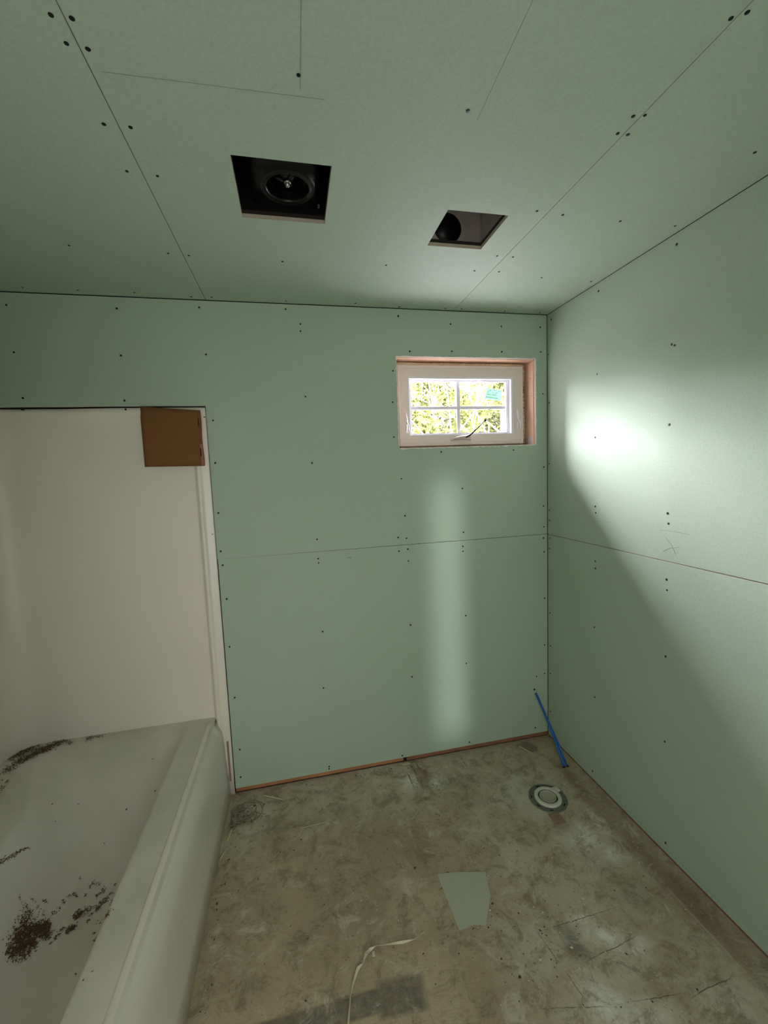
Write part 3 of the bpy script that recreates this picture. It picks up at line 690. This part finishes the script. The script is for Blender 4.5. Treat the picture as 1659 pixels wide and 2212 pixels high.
# wood shavings lying in the tub
def chips(name, clusters, label, seed, m=SHAV, lift=0.0008, line=0, sp=.00065):
    rnd = random.Random(seed); mb = MB()
    clusters = [list(c) for c in clusters]
    for k in range(line):
        a, b = clusters[k], clusters[k+1]; clusters += [[a[0]+(b[0]-a[0])*q/8, a[1]+(b[1]-a[1])*q/8, a[2]*.6, 7] for q in range(8)]
    for k in range(line+1 if line else 0): clusters[k][3] = 5
    for (cx, cy, w, n) in clusters:
        sx = w*sp
        for i in range(int(n*(1.5 if sp > .001 else 1.0))):
            x = cx+rnd.gauss(0, sx); y = cy+rnd.gauss(0, sx*1.1)
            if x > -1.9 or x < -2.73 or y > .017 or y < -1.6: continue
            if x < -2.615 and y > -.103:
                d = math.hypot(x+2.615, y+.103)
                if d > .118: continue
            z = ztub(x, y)+lift+rnd.uniform(0, .0035 if n > 60 else .0008)
            L = rnd.uniform(.0014, .0044)*(1.35 if n > 60 else 1); wd = L*rnd.uniform(.25, .6); a = rnd.uniform(0, math.pi); t = rnd.uniform(-.4, .4)
            u = Vector((math.cos(a), math.sin(a), t*.6))*L; v = Vector((-math.sin(a), math.cos(a), rnd.uniform(-.3, .3)))*wd; p = Vector((x, y, z)); hh = Vector((0, 0, wd*.5))
            mb.add([p-u, p-v, p+u, p+v, p+hh, p-hh*.6], [(0, 1, 4), (1, 2, 4), (2, 3, 4), (3, 0, 4), (1, 0, 5), (2, 1, 5), (3, 2, 5), (0, 3, 5)])
    return tag(mb.build(name, [m]), label, 'shavings', kind='stuff')
chips('wood_shavings', [[-2.69, -0.154, 8, 60], [-2.677, -0.149, 8, 60], [-2.711, -0.057, 9, 80], [-2.704, -0.034, 12, 120], [-2.694, -0.016, 12, 120], [-2.677, -0.005, 12, 120], [-2.662, -0.1, 9, 90], [-2.646, -0.09, 9, 90], [-2.632, -0.078, 6, 50], [-2.627, -0.05, 9, 100], [-2.61, -0.044, 9, 100], [-2.599, -0.026, 9, 90], [-2.58, -0.015, 8, 80], [-2.568, 0.003, 7, 50], [-2.537, 0.0, 6, 50], [-2.51, -0.018, 4, 25], [-2.436, -0.0, 6, 50], [-2.418, 0.002, 4, 20], [-2.394, 0.003, 4, 25], [-2.373, 0.021, 3, 15], [-2.639, -0.278, 6, 30], [-2.641, -0.236, 3, 12]], 'ridge of dark brown shavings along the back corner ledge of the bathtub', 1, sp=.0017)
chips('wood_shavings', [[-2.369, -0.739, 10, 80], [-2.364, -0.723, 14, 150], [-2.357, -0.707, 14, 170], [-2.351, -0.691, 14, 170], [-2.345, -0.676, 9, 90], [-2.373, -0.703, 11, 110], [-2.37, -0.688, 12, 140], [-2.365, -0.669, 12, 140], [-2.359, -0.651, 12, 120], [-2.348, -0.65, 12, 120], [-2.344, -0.632, 12, 140], [-2.337, -0.618, 10, 110], [-2.33, -0.642, 11, 120], [-2.339, -0.641, 12, 100], [-2.38, -0.661, 8, 60], [-2.38, -0.649, 8, 60], [-2.378, -0.635, 8, 60], [-2.378, -0.625, 7, 50], [-2.371, -0.595, 5, 20], [-2.362, -0.569, 5, 20], [-2.393, -0.622, 6, 25], [-2.403, -0.624, 3, 8], [-2.384, -0.591, 4, 8], [-2.358, -0.6, 9, 14], [-2.361, -0.625, 9, 14], [-2.334, -0.581, 6, 14], [-2.326, -0.562, 4, 12], [-2.323, -0.54, 6, 22], [-2.314, -0.521, 5, 10], [-2.3, -0.513, 6, 22], [-2.29, -0.519, 3, 8], [-2.261, -0.518, 4, 10], [-2.255, -0.498, 3, 6], [-2.248, -0.488, 6, 16], [-2.23, -0.492, 6, 16], [-2.207, -0.512, 6, 14], [-2.167, -0.506, 4, 12], [-2.22, -0.529, 6, 18], [-2.213, -0.524, 5, 12], [-2.201, -0.518, 5, 12], [-2.173, -0.529, 6, 16], [-2.185, -0.547, 8, 45], [-2.199, -0.555, 8, 45], [-2.204, -0.566, 8, 45], [-2.264, -0.574, 11, 75], [-2.255, -0.57, 8, 40], [-2.233, -0.568, 10, 45], [-2.217, -0.58, 4, 14], [-1.996, -0.931, 8, 50], [-1.997, -0.939, 8, 50], [-2.161, -0.559, 5, 14], [-2.18, -0.611, 7, 10], [-2.218, -0.601, 5, 10], [-2.266, -0.617, 10, 70], [-2.261, -0.612, 7, 40], [-2.294, -0.617, 5, 16], [-2.297, -0.633, 6, 22], [-2.3, -0.646, 5, 18], [-2.305, -0.662, 3, 8], [-2.18, -0.65, 4, 8], [-2.167, -0.679, 9, 14], [-2.299, -0.47, 3, 6]], 'scattered dark brown shavings on the floor of the bathtub', 2)
chips('wood_shavings', [[-2.442, -0.625, 4, 40], [-2.439, -0.598, 4, 40], [-2.435, -0.571, 4, 40], [-2.432, -0.543, 3, 30], [-2.428, -0.508, 2, 10], [-2.186, -0.306, 3, 20], [-2.468, -0.277, 2, 5], [-2.666, -0.221, 3, 8], [-2.243, -0.388, 2, 4], [-2.379, -0.266, 2, 4], [-2.435, -0.329, 2, 3], [-2.118, -0.159, 3, 12], [-2.077, -0.285, 3, 12], [-2.183, -0.773, 3, 5], [-1.975, -1.079, 3, 8], [-1.988, -1.097, 3, 8]], 'thin streak of brown grit at the left inner slope of the bathtub', 3, line=4, sp=.0004)

# cardboard square taped in the top corner of the surround
mb = MB()
cz = [(-2.079, -.010, 1.966), (-1.992, -.028, 1.958), (-1.905, -.024, 1.951), (-1.835, -.020, 1.949), (-1.8245, -.018, 1.948)]
def cpt(s, t):
    # s 0..1 across, t 0..1 down
    x = -2.080+.256*s; z = 1.962-.016*s-(.270-.012*s)*t
    x += .0015*math.sin(t*9)*(s > .95)+(-.006+.004*t)*(1-s)*0
    y = -.020-.006*math.sin(math.pi*s)*(1-t)-.004*math.cos(math.pi*s)*t+.009*(1-s)*(1-t)*(t < .1)
    if t < .02: z += .006*(1-s)**2
    return (x, y, z)
nS, nT = 14, 12; vs = []; fs = []
for j in range(nT+1):
    for i in range(nS+1): vs.append(cpt(i/nS, j/nT))
for j in range(nT):
    for i in range(nS): fs.append((j*(nS+1)+i, j*(nS+1)+i+1, (j+1)*(nS+1)+i+1, (j+1)*(nS+1)+i))
card = new('cardboard_square', vs, fs, [CARD, CARDEDGE], None, True)
md = card.modifiers.new('solid', 'SOLIDIFY'); md.thickness = .0035; md.offset = 1; md.material_offset_rim = 1
tag(card, 'brown cardboard square stuck over the top corner of the white surround', 'cardboard')
for z0 in (1.892, 1.752):
    mb = MB(); mb.box((-1.8375+.0, -.0245, z0-.019), (-1.833, -.0225, z0+.019)); mb.build('slot', [DARK], card)
mb = MB(); mb.box((-1.8365, -.0235, 1.69), (-1.8245, -.0215, 1.79)); mb.build('folded_edge', [simple('pinkish_card_edge', (150, 104, 84), .85)], card)

# ---------------------------------------------------------------- exhaust fan housing in the ceiling
fan = empty('exhaust_fan', ((FAN[0]+FAN[1])/2, (FAN[2]+FAN[3])/2, H)); tag(fan, 'black exhaust fan housing open in the left ceiling cut-out', 'exhaust fan')
x0, x1, y0, y1 = FAN; zt_ = H+.19; zb = H+.0128
mb = MB()
x0 -= .003; x1 += .003; y0 -= .003; y1 += .003
for a, b in (((x0-.002, y0, zb), (x0, y1, zt_)), ((x1, y0, zb), (x1+.002, y1, zt_)), ((x0, y0-.002, zb), (x1, y0, zt_)), ((x0, y1, zb), (x1, y1+.002, zt_)), ((x0, y0, zt_), (x1, y1, zt_+.002))): mb.box(a, b)
under(mb.build('housing', [METALDARK]), fan)
# moulded scroll plate with bell mouth
cx, cy, zp = -1.382, -.770, H+.040
mb = MB(); n = 48; R0 = .082
def plate_pt(t):
    c, s = math.cos(t), math.sin(t); k = 1/((abs(c)**6+abs(s)**6)**(1/6)); return (cx-.006+c*k*.100, cy+s*k*.110)
vs = []; 
rings = [(None, .012), (None, 0)]
for q in range(n):
    t = 2*math.pi*q/n; a, b = plate_pt(t); vs.append((a, b, zp+.014))
for q in range(n):
    t = 2*math.pi*q/n; a, b = plate_pt(t); vs.append((cx+(a-cx)*.97, cy+(b-cy)*.97, zp))
for (r, dz) in ((.081, 0), (.0795, -.002), (.078, 0), (.070, -.001), (.066, -.003), (.063, -.002), (.061, .004), (.060, .015), (.060, .055)):
    for q in range(n):
        t = 2*math.pi*q/n; vs.append((cx+r*math.cos(t), cy+r*math.sin(t), zp+dz))
fs = []
for i in range(len(vs)//n-1):
    for q in range(n): fs.append((i*n+q, i*n+(q+1) % n, (i+1)*n+(q+1) % n, (i+1)*n+q))
under(new('scroll_plate', vs, fs, PLASTICBLK, None, True), fan)
mb = MB(); mb.lathe([(.057, .055), (.057, .020), (.050, .020), (.048, .055)], 40, (cx, cy, zp)); mb.lathe([(.048, .055), (.030, .052), (.022, .03), (.012, .022), (.011, .016), (.001, .016)], 32, (cx, cy, zp))
for q in range(36):
    t = 2*math.pi*q/36; mt = Matrix.Translation((cx, cy, zp)) @ Matrix.Rotation(t, 4, 'Z'); mb.box((.0485, -.0008, .022), (.0565, .0008, .055), 0, mt)
under(mb.build('blower_wheel', [PLASTICBLK], smooth=False), fan)
mb = MB(); mb.lathe([(.0072, .016), (.0072, .005), (.0048, .0032), (.001, .0032)], 6, (cx, cy, zp)); mb.lathe([(.0098, .0155), (.0098, .013), (.0074, .013)], 20, (cx, cy, zp))
under(mb.build('hub_nut', [STEEL], smooth=True, label='bright zinc nut at the hub'), fan)
mb = MB()
for k in range(3):
    t = math.radians(60+120*k); mb.tube([(cx+.010*math.cos(t), cy+.010*math.sin(t), zp+.022), (cx+.045*math.cos(t), cy+.045*math.sin(t), zp+.028)], [.006, .004], 8)
under(mb.build('hub_rib', [PLASTICBLK], smooth=True), fan)
mb = MB(); mb.box((-1.318, -.9405, H+.006), (-1.306, -.936, H+.015)); mb.box((-1.303, -.9405, H+.0065), (-1.279, -.937, H+.0125)); under(mb.build('mounting_tab', [STEEL]), fan)
mb = MB(); mb.box((-1.288, -.700, zp-.003), (-1.282, -.690, zp+.004)); under(mb.build('fixing_tab', [STEEL]), fan)
mb = MB(); mb.box((-1.331, -.6705, H+.016), (-1.327, -.667, H+.020)); under(mb.build('fixing_tab', [STEEL]), fan)

# ---------------------------------------------------------------- duct boot in the second cut-out
duct = empty('vent_boot', ((VENT[0]+VENT[1])/2, (VENT[2]+VENT[3])/2, H)); tag(duct, 'grey sheet metal vent boot open in the small right ceiling cut-out', 'vent boot')
x0, x1, y0, y1 = VENT; x0 -= .002; x1 += .004; y0 -= .002; y1 += .006; zt_ = H+.17
mb = MB()
for a, b in (((x0-.001, y0, zb), (x0, y1, zt_)), ((x1, y0, zb), (x1+.001, y1, zt_)), ((x0, y0-.001, zb), (x1, y0, zt_)), ((x0, y0, zt_), (x1, y1, zt_+.001))): mb.box(a, b)
# far side with a round opening into the duct
hx, hz, hr = -.800, H+.070, .054; n = 48; vs = []; fs = []
for q in range(n):
    t = 2*math.pi*q/n; c, s = math.cos(t), math.sin(t)
    vs.append((hx+hr*c, y1, hz+hr*s))
    kx = ((x1-hx) if c > 0 else (hx-x0))/max(abs(c), 1e-6); kz = ((zt_-hz) if s > 0 else (hz-zb))/max(abs(s), 1e-6); k = min(kx, kz)
    vs.append((hx+k*c, y1, hz+k*s))
for q in range(n):
    r = (q+1) % n; fs.append((2*q, 2*r, 2*r+1, 2*q+1))
mb.add(vs, fs)
under(mb.build('boot_box', [DUCT]), duct)
mb = MB(); vs = []; fs = []
for j, (yy_, rr_) in enumerate(((y1-.001, hr), (y1+.01, hr-.003), (y1+.10, hr-.004), (y1+.101, .002))):
    for q in range(n):
        t = 2*math.pi*q/n; vs.append((hx+rr_*math.cos(t), yy_, hz+rr_*math.sin(t)))
for j in range(3):
    for q in range(n): fs.append((j*n+q, j*n+(q+1) % n, (j+1)*n+(q+1) % n, (j+1)*n+q))
under(new('round_duct', vs, fs, METALDARK, None, True), duct)
mb = MB(); mb.box((x1-.006, y1-.0035, zb), (x1-.004, y1-.0005, zt_)); under(mb.build('seam_fold', [DUCT]), duct)

# ---------------------------------------------------------------- things on the floor
# toilet flange
fx, fy = -.288, -.432
tf = empty('toilet_flange', (fx, fy, 0)); tag(tf, 'round grey toilet flange with white plastic ring on the floor', 'toilet flange')
mb = MB(); mb.lathe([(.052, .004), (.060, .004), (.086, .004), (.090, .003), (.091, 0.0003), (.052, .0003)], 56, (fx, fy, 0))
pl = under(mb.build('metal_plate', [FLMET], smooth=False, bevel=.001), tf)
for t0 in (40, 160, 250, 310, 95, 205):
    t = math.radians(t0); mt = Matrix.Translation((fx+.078*math.cos(t), fy+.078*math.sin(t), .0042)) @ Matrix.Rotation(t+math.pi/2, 4, 'Z')
    mb = MB(); mb.box((-.009, -.0028, 0), (.009, .0028, .0008), 0, mt); mb.build('bolt_slot', [DARK], pl).matrix_parent_inverse = Matrix.Translation((fx, fy, 0)) @ Matrix.Translation((-fx, -fy, 0))
mb = MB(); rx = -.012; 
mb.lathe([(.046, .005), (.046, .013), (.050, .0145), (.060, .0145), (.0635, .012), (.064, .004)], 56, (fx+.0, fy+.0, 0))
mb.box((fx+.045, fy+.018, .004), (fx+.080, fy+.046, .0125))
rg = under(mb.build('plastic_ring', [PVCW], smooth=False, bevel=.0012, label='dusty white plastic ring with a side tab'), tf)
mb = MB(); mb.lathe([(.0395, .003), (.0395, .0125), (.037, .0135), (.035, .0125), (.034, .008), (.001, .008)], 48, (fx, fy, 0)); 
under(mb.build('knockout_plug', [simple('plug_plastic', (170, 166, 146), .6, var=.12, scale=60)], smooth=False), tf)
mb = MB(); mb.lathe([(.0465, .0032), (.0390, .0032)], 48, (fx, fy, 0)); under(mb.build('gap_shadow_ring', [DIRT_SHADOW]), tf)  # dark ring paints the shadow in the gap round the plug
wb = MB(); wb.box((-.345, -.580, .0005), (-.290, -.520, .003), 0); o = wb.build('wood_shim', [simple('reddish_wood', (142, 116, 92), .8, var=.25, scale=40)], bevel=.001); tag(o, 'small reddish wood shim sticking out from under the toilet flange', 'shim')
# blue tube
mb = MB(); pts = []
a = Vector((-.087, -.0085, .285)); b_ = Vector((-.078, -.262, .004))
for i in range(15):
    t = i/14; p = a.lerp(b_, t); p.z += .006*math.sin(math.pi*t); p.x += .004*math.sin(math.pi*t); pts.append(p)
mb.tube(pts, .0068, 12)
a2 = Vector((-.066, -.080, .215)); b2 = Vector((-.060, -.262, .004)); pts = []
for i in range(10):
    t = i/9; p = a2.lerp(b2, t); pts.append(p)
o = mb.build('water_tube', [PEX], smooth=True); tag(o, 'blue plastic water tube leaning into the corner by the right wall', 'water tube')
mb = MB(); mb.tube([(-.088, -.050, .243), (-.075, -.12, .170), (-.064, -.20, .078), (-.060, -.262, .0035)], [.003, .004, .0045, .0045], 8); mb.build('split_strand', [PEX], o, smooth=True)
mb = MB(); mb.box((-.086, -.268, .0003), (-.072, -.260, .006)); mb.box((-.064, -.267, .0003), (-.052, -.260, .006)); mb.build('dark_end', [DARK], o)
mb = MB(); mb.tube([(-.092, -.0006, .306), (-.092, .0005, .306)], .0062, 16); mb.build('pipe_hole', [DARK], wall_back)
# board offcut
def slab(name, pts, z0, th, m, label, cat, twist=0):
    n = len(pts); vs = [(a, b, z0) for a, b in pts]+[(a, b, z0+th) for a, b in pts]
    f = [tuple(range(n))[::-1], tuple(range(n, 2*n))]+[(i, (i+1) % n, n+(i+1) % n, n+i) for i in range(n)]
    o = new(name, vs, f, m); return tag(o, label, cat)
slab('board_offcut', [(-.943, -.669), (-.86, -.680), (-.752, -.708), (-.775, -.80), (-.838, -.893), (-.88, -.880), (-.936, -.886)], .0008, .0015, simple('dusty_green_offcut', (176, 178, 156), .8, var=.05), 'pale green four-sided board offcut lying on the subfloor', 'offcut')
# paper strip
mb = MB(); P = [(-1.058, -.862), (-1.099, -.880), (-1.141, -.878), (-1.189, -.873), (-1.235, -.868), (-1.253, -.871), (-1.270, -.884), (-1.285, -.905), (-1.303, -.918), (-1.322, -.951), (-1.337, -.984), (-1.352, -1.05), (-1.356, -1.12)]
Wd = [.0015, .0035, .003, .0022, .0025, .004, .005, .0025, .004, .003, .0022, .0026, .002]
vs = []; f = []
for i, (x, y) in enumerate(P):
    d = Vector((P[min(i+1, len(P)-1)][0]-P[max(i-1, 0)][0], P[min(i+1, len(P)-1)][1]-P[max(i-1, 0)][1])).normalized(); s = Vector((-d.y, d.x))*Wd[i]
    h_ = .004+.006*abs(math.sin(i*1.3)); tw = .003*math.sin(i*2.1)
    vs += [(x-s.x, y-s.y, h_-tw), (x+s.x, y+s.y, h_+tw), (x+s.x, y+s.y, h_+tw+.0008), (x-s.x, y-s.y, h_-tw+.0008)]
for i in range(len(P)-1):
    for k in range(4): f.append((4*i+k, 4*i+(k+1) % 4, 4*i+4+(k+1) % 4, 4*i+4+k))
f += [(0, 1, 2, 3), (4*len(P)-1, 4*len(P)-2, 4*len(P)-3, 4*len(P)-4)]
o = new('paper_strip', vs, f, TAPE); tag(o, 'long pale torn strip curling across the floor toward the camera', 'torn strip')
mb = MB(); mb.box((-1.249, -.892, .001), (-1.241, -.876, .002)); mb.build('torn_tab', [TAPE], o)
# sticks
def stick(a, b, r, m, label, name='wood_stick', flat=.6):
    mb = MB(); A = Vector(a); B = Vector(b); mb.tube([A, A.lerp(B, .5)+Vector((0, 0, .0006)), B], [r, r*1.05, r*.8], 7, 0, flat); o = mb.build(name, [m]); tag(o, label, 'stick', 'pale sticks and slivers on the floor')
stick((-1.660, -.053, .005), (-1.562, -.108, .005), .0042, STICK, 'short pale stick lying just below the bottom plate near the tub')
stick((-1.478, -.304, .0025), (-1.358, -.298, .0025), .0022, STICK, 'thin pale sliver lying on the floor right of the string tangle', 'wood_sliver')
stick((-1.790, -.225, .005), (-1.802, -.292, .005), .005, STICK, 'short thick pale stick on the floor against the tub apron below the string tangle')
stick((-1.806, -.345, .004), (-1.819, -.385, .004), .0038, STICK, 'stubby pale stick further along the tub apron, nearest the camera')
stick((-.221, -.048, .003), (-.178, -.128, .003), .0028, TAPE, 'thin white splinter beside the grey wood chip near the right corner', 'wood_splinter')
slab('wood_chip', [(-.206, -.030), (-.160, -.022), (-.128, -.080), (-.140, -.112), (-.185, -.112)], .0006, .004, CHIPW, 'grey flat wood chip on the floor below the back wall', 'wood chip')
slab('plate_offcut', [(-.925, -.006), (-.892, -.004), (-.868, -.012), (-.875, -.022), (-.915, -.022)], .0006, .005, STICK, 'tiny pale offcut lying where the two bottom plates meet', 'offcut')
# string tangle by the tub
mb = MB(); rnd = random.Random(9)
def loop(cx, cy, rx, ry, a0, a1, rot, z=.004, r=.0018, n=22):
    pts = []
    for i in range(n+1):
        t = math.radians(a0+(a1-a0)*i/n); x = rx*math.cos(t); y = ry*math.sin(t); c, s = math.cos(rot), math.sin(rot)
        pts.append((cx+x*c-y*s+rnd.uniform(-.001, .001), cy+x*s+y*c+rnd.uniform(-.001, .001), z+.003*math.sin(3*t)+.0015))
    mb.tube(pts, r, 6)
loop(-1.735, -.150, .075, .065, -120, 75, .1); loop(-1.740, -.135, .050, .050, -140, 110, .3, .007, .0022); loop(-1.745, -.17, .060, .045, -170, 20, 0, .004, .0016)
loop(-1.765, -.165, .035, .055, 30, 270, .2, .006, .0022); loop(-1.70, -.11, .05, .03, 0, 160, -.6, .004, .0015); loop(-1.785, -.19, .018, .045, 0, 300, 0, .006, .002)
loop(-1.76, -.215, .05, .008, 180, 20, .1, .004, .0016)
for q in range(9): loop(-1.75+rnd.uniform(-.03, .03), -.15+rnd.uniform(-.05, .04), rnd.uniform(.015, .05), rnd.uniform(.01, .04), rnd.uniform(0, 180), rnd.uniform(200, 380), rnd.uniform(-1, 1), rnd.uniform(.003, .010), rnd.uniform(.0012, .0022), 14)
o = mb.build('string_tangle', [DUSTWIRE], smooth=True); tag(o, 'dusty tangle of grey string loops on the floor at the tub corner', 'string')
# grit on the floor
def crumbs(name, m, n, seed, label, regions, sz):
    rnd = random.Random(seed); mb = MB()
    for i in range(n):
        cx, cy, sx, sy = rnd.choice(regions); x = rnd.gauss(cx, sx); y = rnd.gauss(cy, sy)
        if x < -1.80 or x > -.02 or y > -.02 or y < -2.0: continue
        L = rnd.uniform(*sz)*(1 if rnd.random() < .9 else 1.7); wd = L*rnd.uniform(.4, .9); a = rnd.uniform(0, math.pi)
        u = Vector((math.cos(a), math.sin(a), 0))*L; v = Vector((-math.sin(a), math.cos(a), 0))*wd; p = Vector((x, y, wd*.35)); hh = Vector((0, 0, wd*.5))
        mb.add([p-u, p-v, p+u, p+v, p+hh, p-hh*.6], [(0, 1, 4), (1, 2, 4), (2, 3, 4), (3, 0, 4), (1, 0, 5), (2, 1, 5), (3, 2, 5), (0, 3, 5)])
    tag(mb.build(name, [m]), label, 'grit', kind='stuff')
crumbs('plaster_crumbs', CRUMB, 330, 21, 'white plaster crumbs scattered over the subfloor', [(-.9, -.7, .5, .4), (-.45, -.98, .12, .08), (-.3, -.65, .12, .12), (-.7, -.72, .12, .08), (-.5, -.9, .3, .2), (-.9, -.1, .3, .08), (-1.75, -.16, .05, .06), (-1.4, -.05, .3, .02)], (.0014, .0046))
crumbs('dirt_crumbs', DIRT_SHADOW, 420, 22, 'dark dirt specks scattered over the subfloor', [(-1.1, -.5, .5, .4), (-.7, -.22, .2, .08), (-1.5, -.2, .2, .1), (-1.74, -.15, .04, .05), (-1.74, -.15, .04, .05), (-1.805, -.4, .012, .12), (-1.79, -.5, .012, .3), (-1.3, -.03, .4, .01), (-.4, -1.0, .2, .15), (-.8, -.9, .08, .08)], (.0014, .0046))
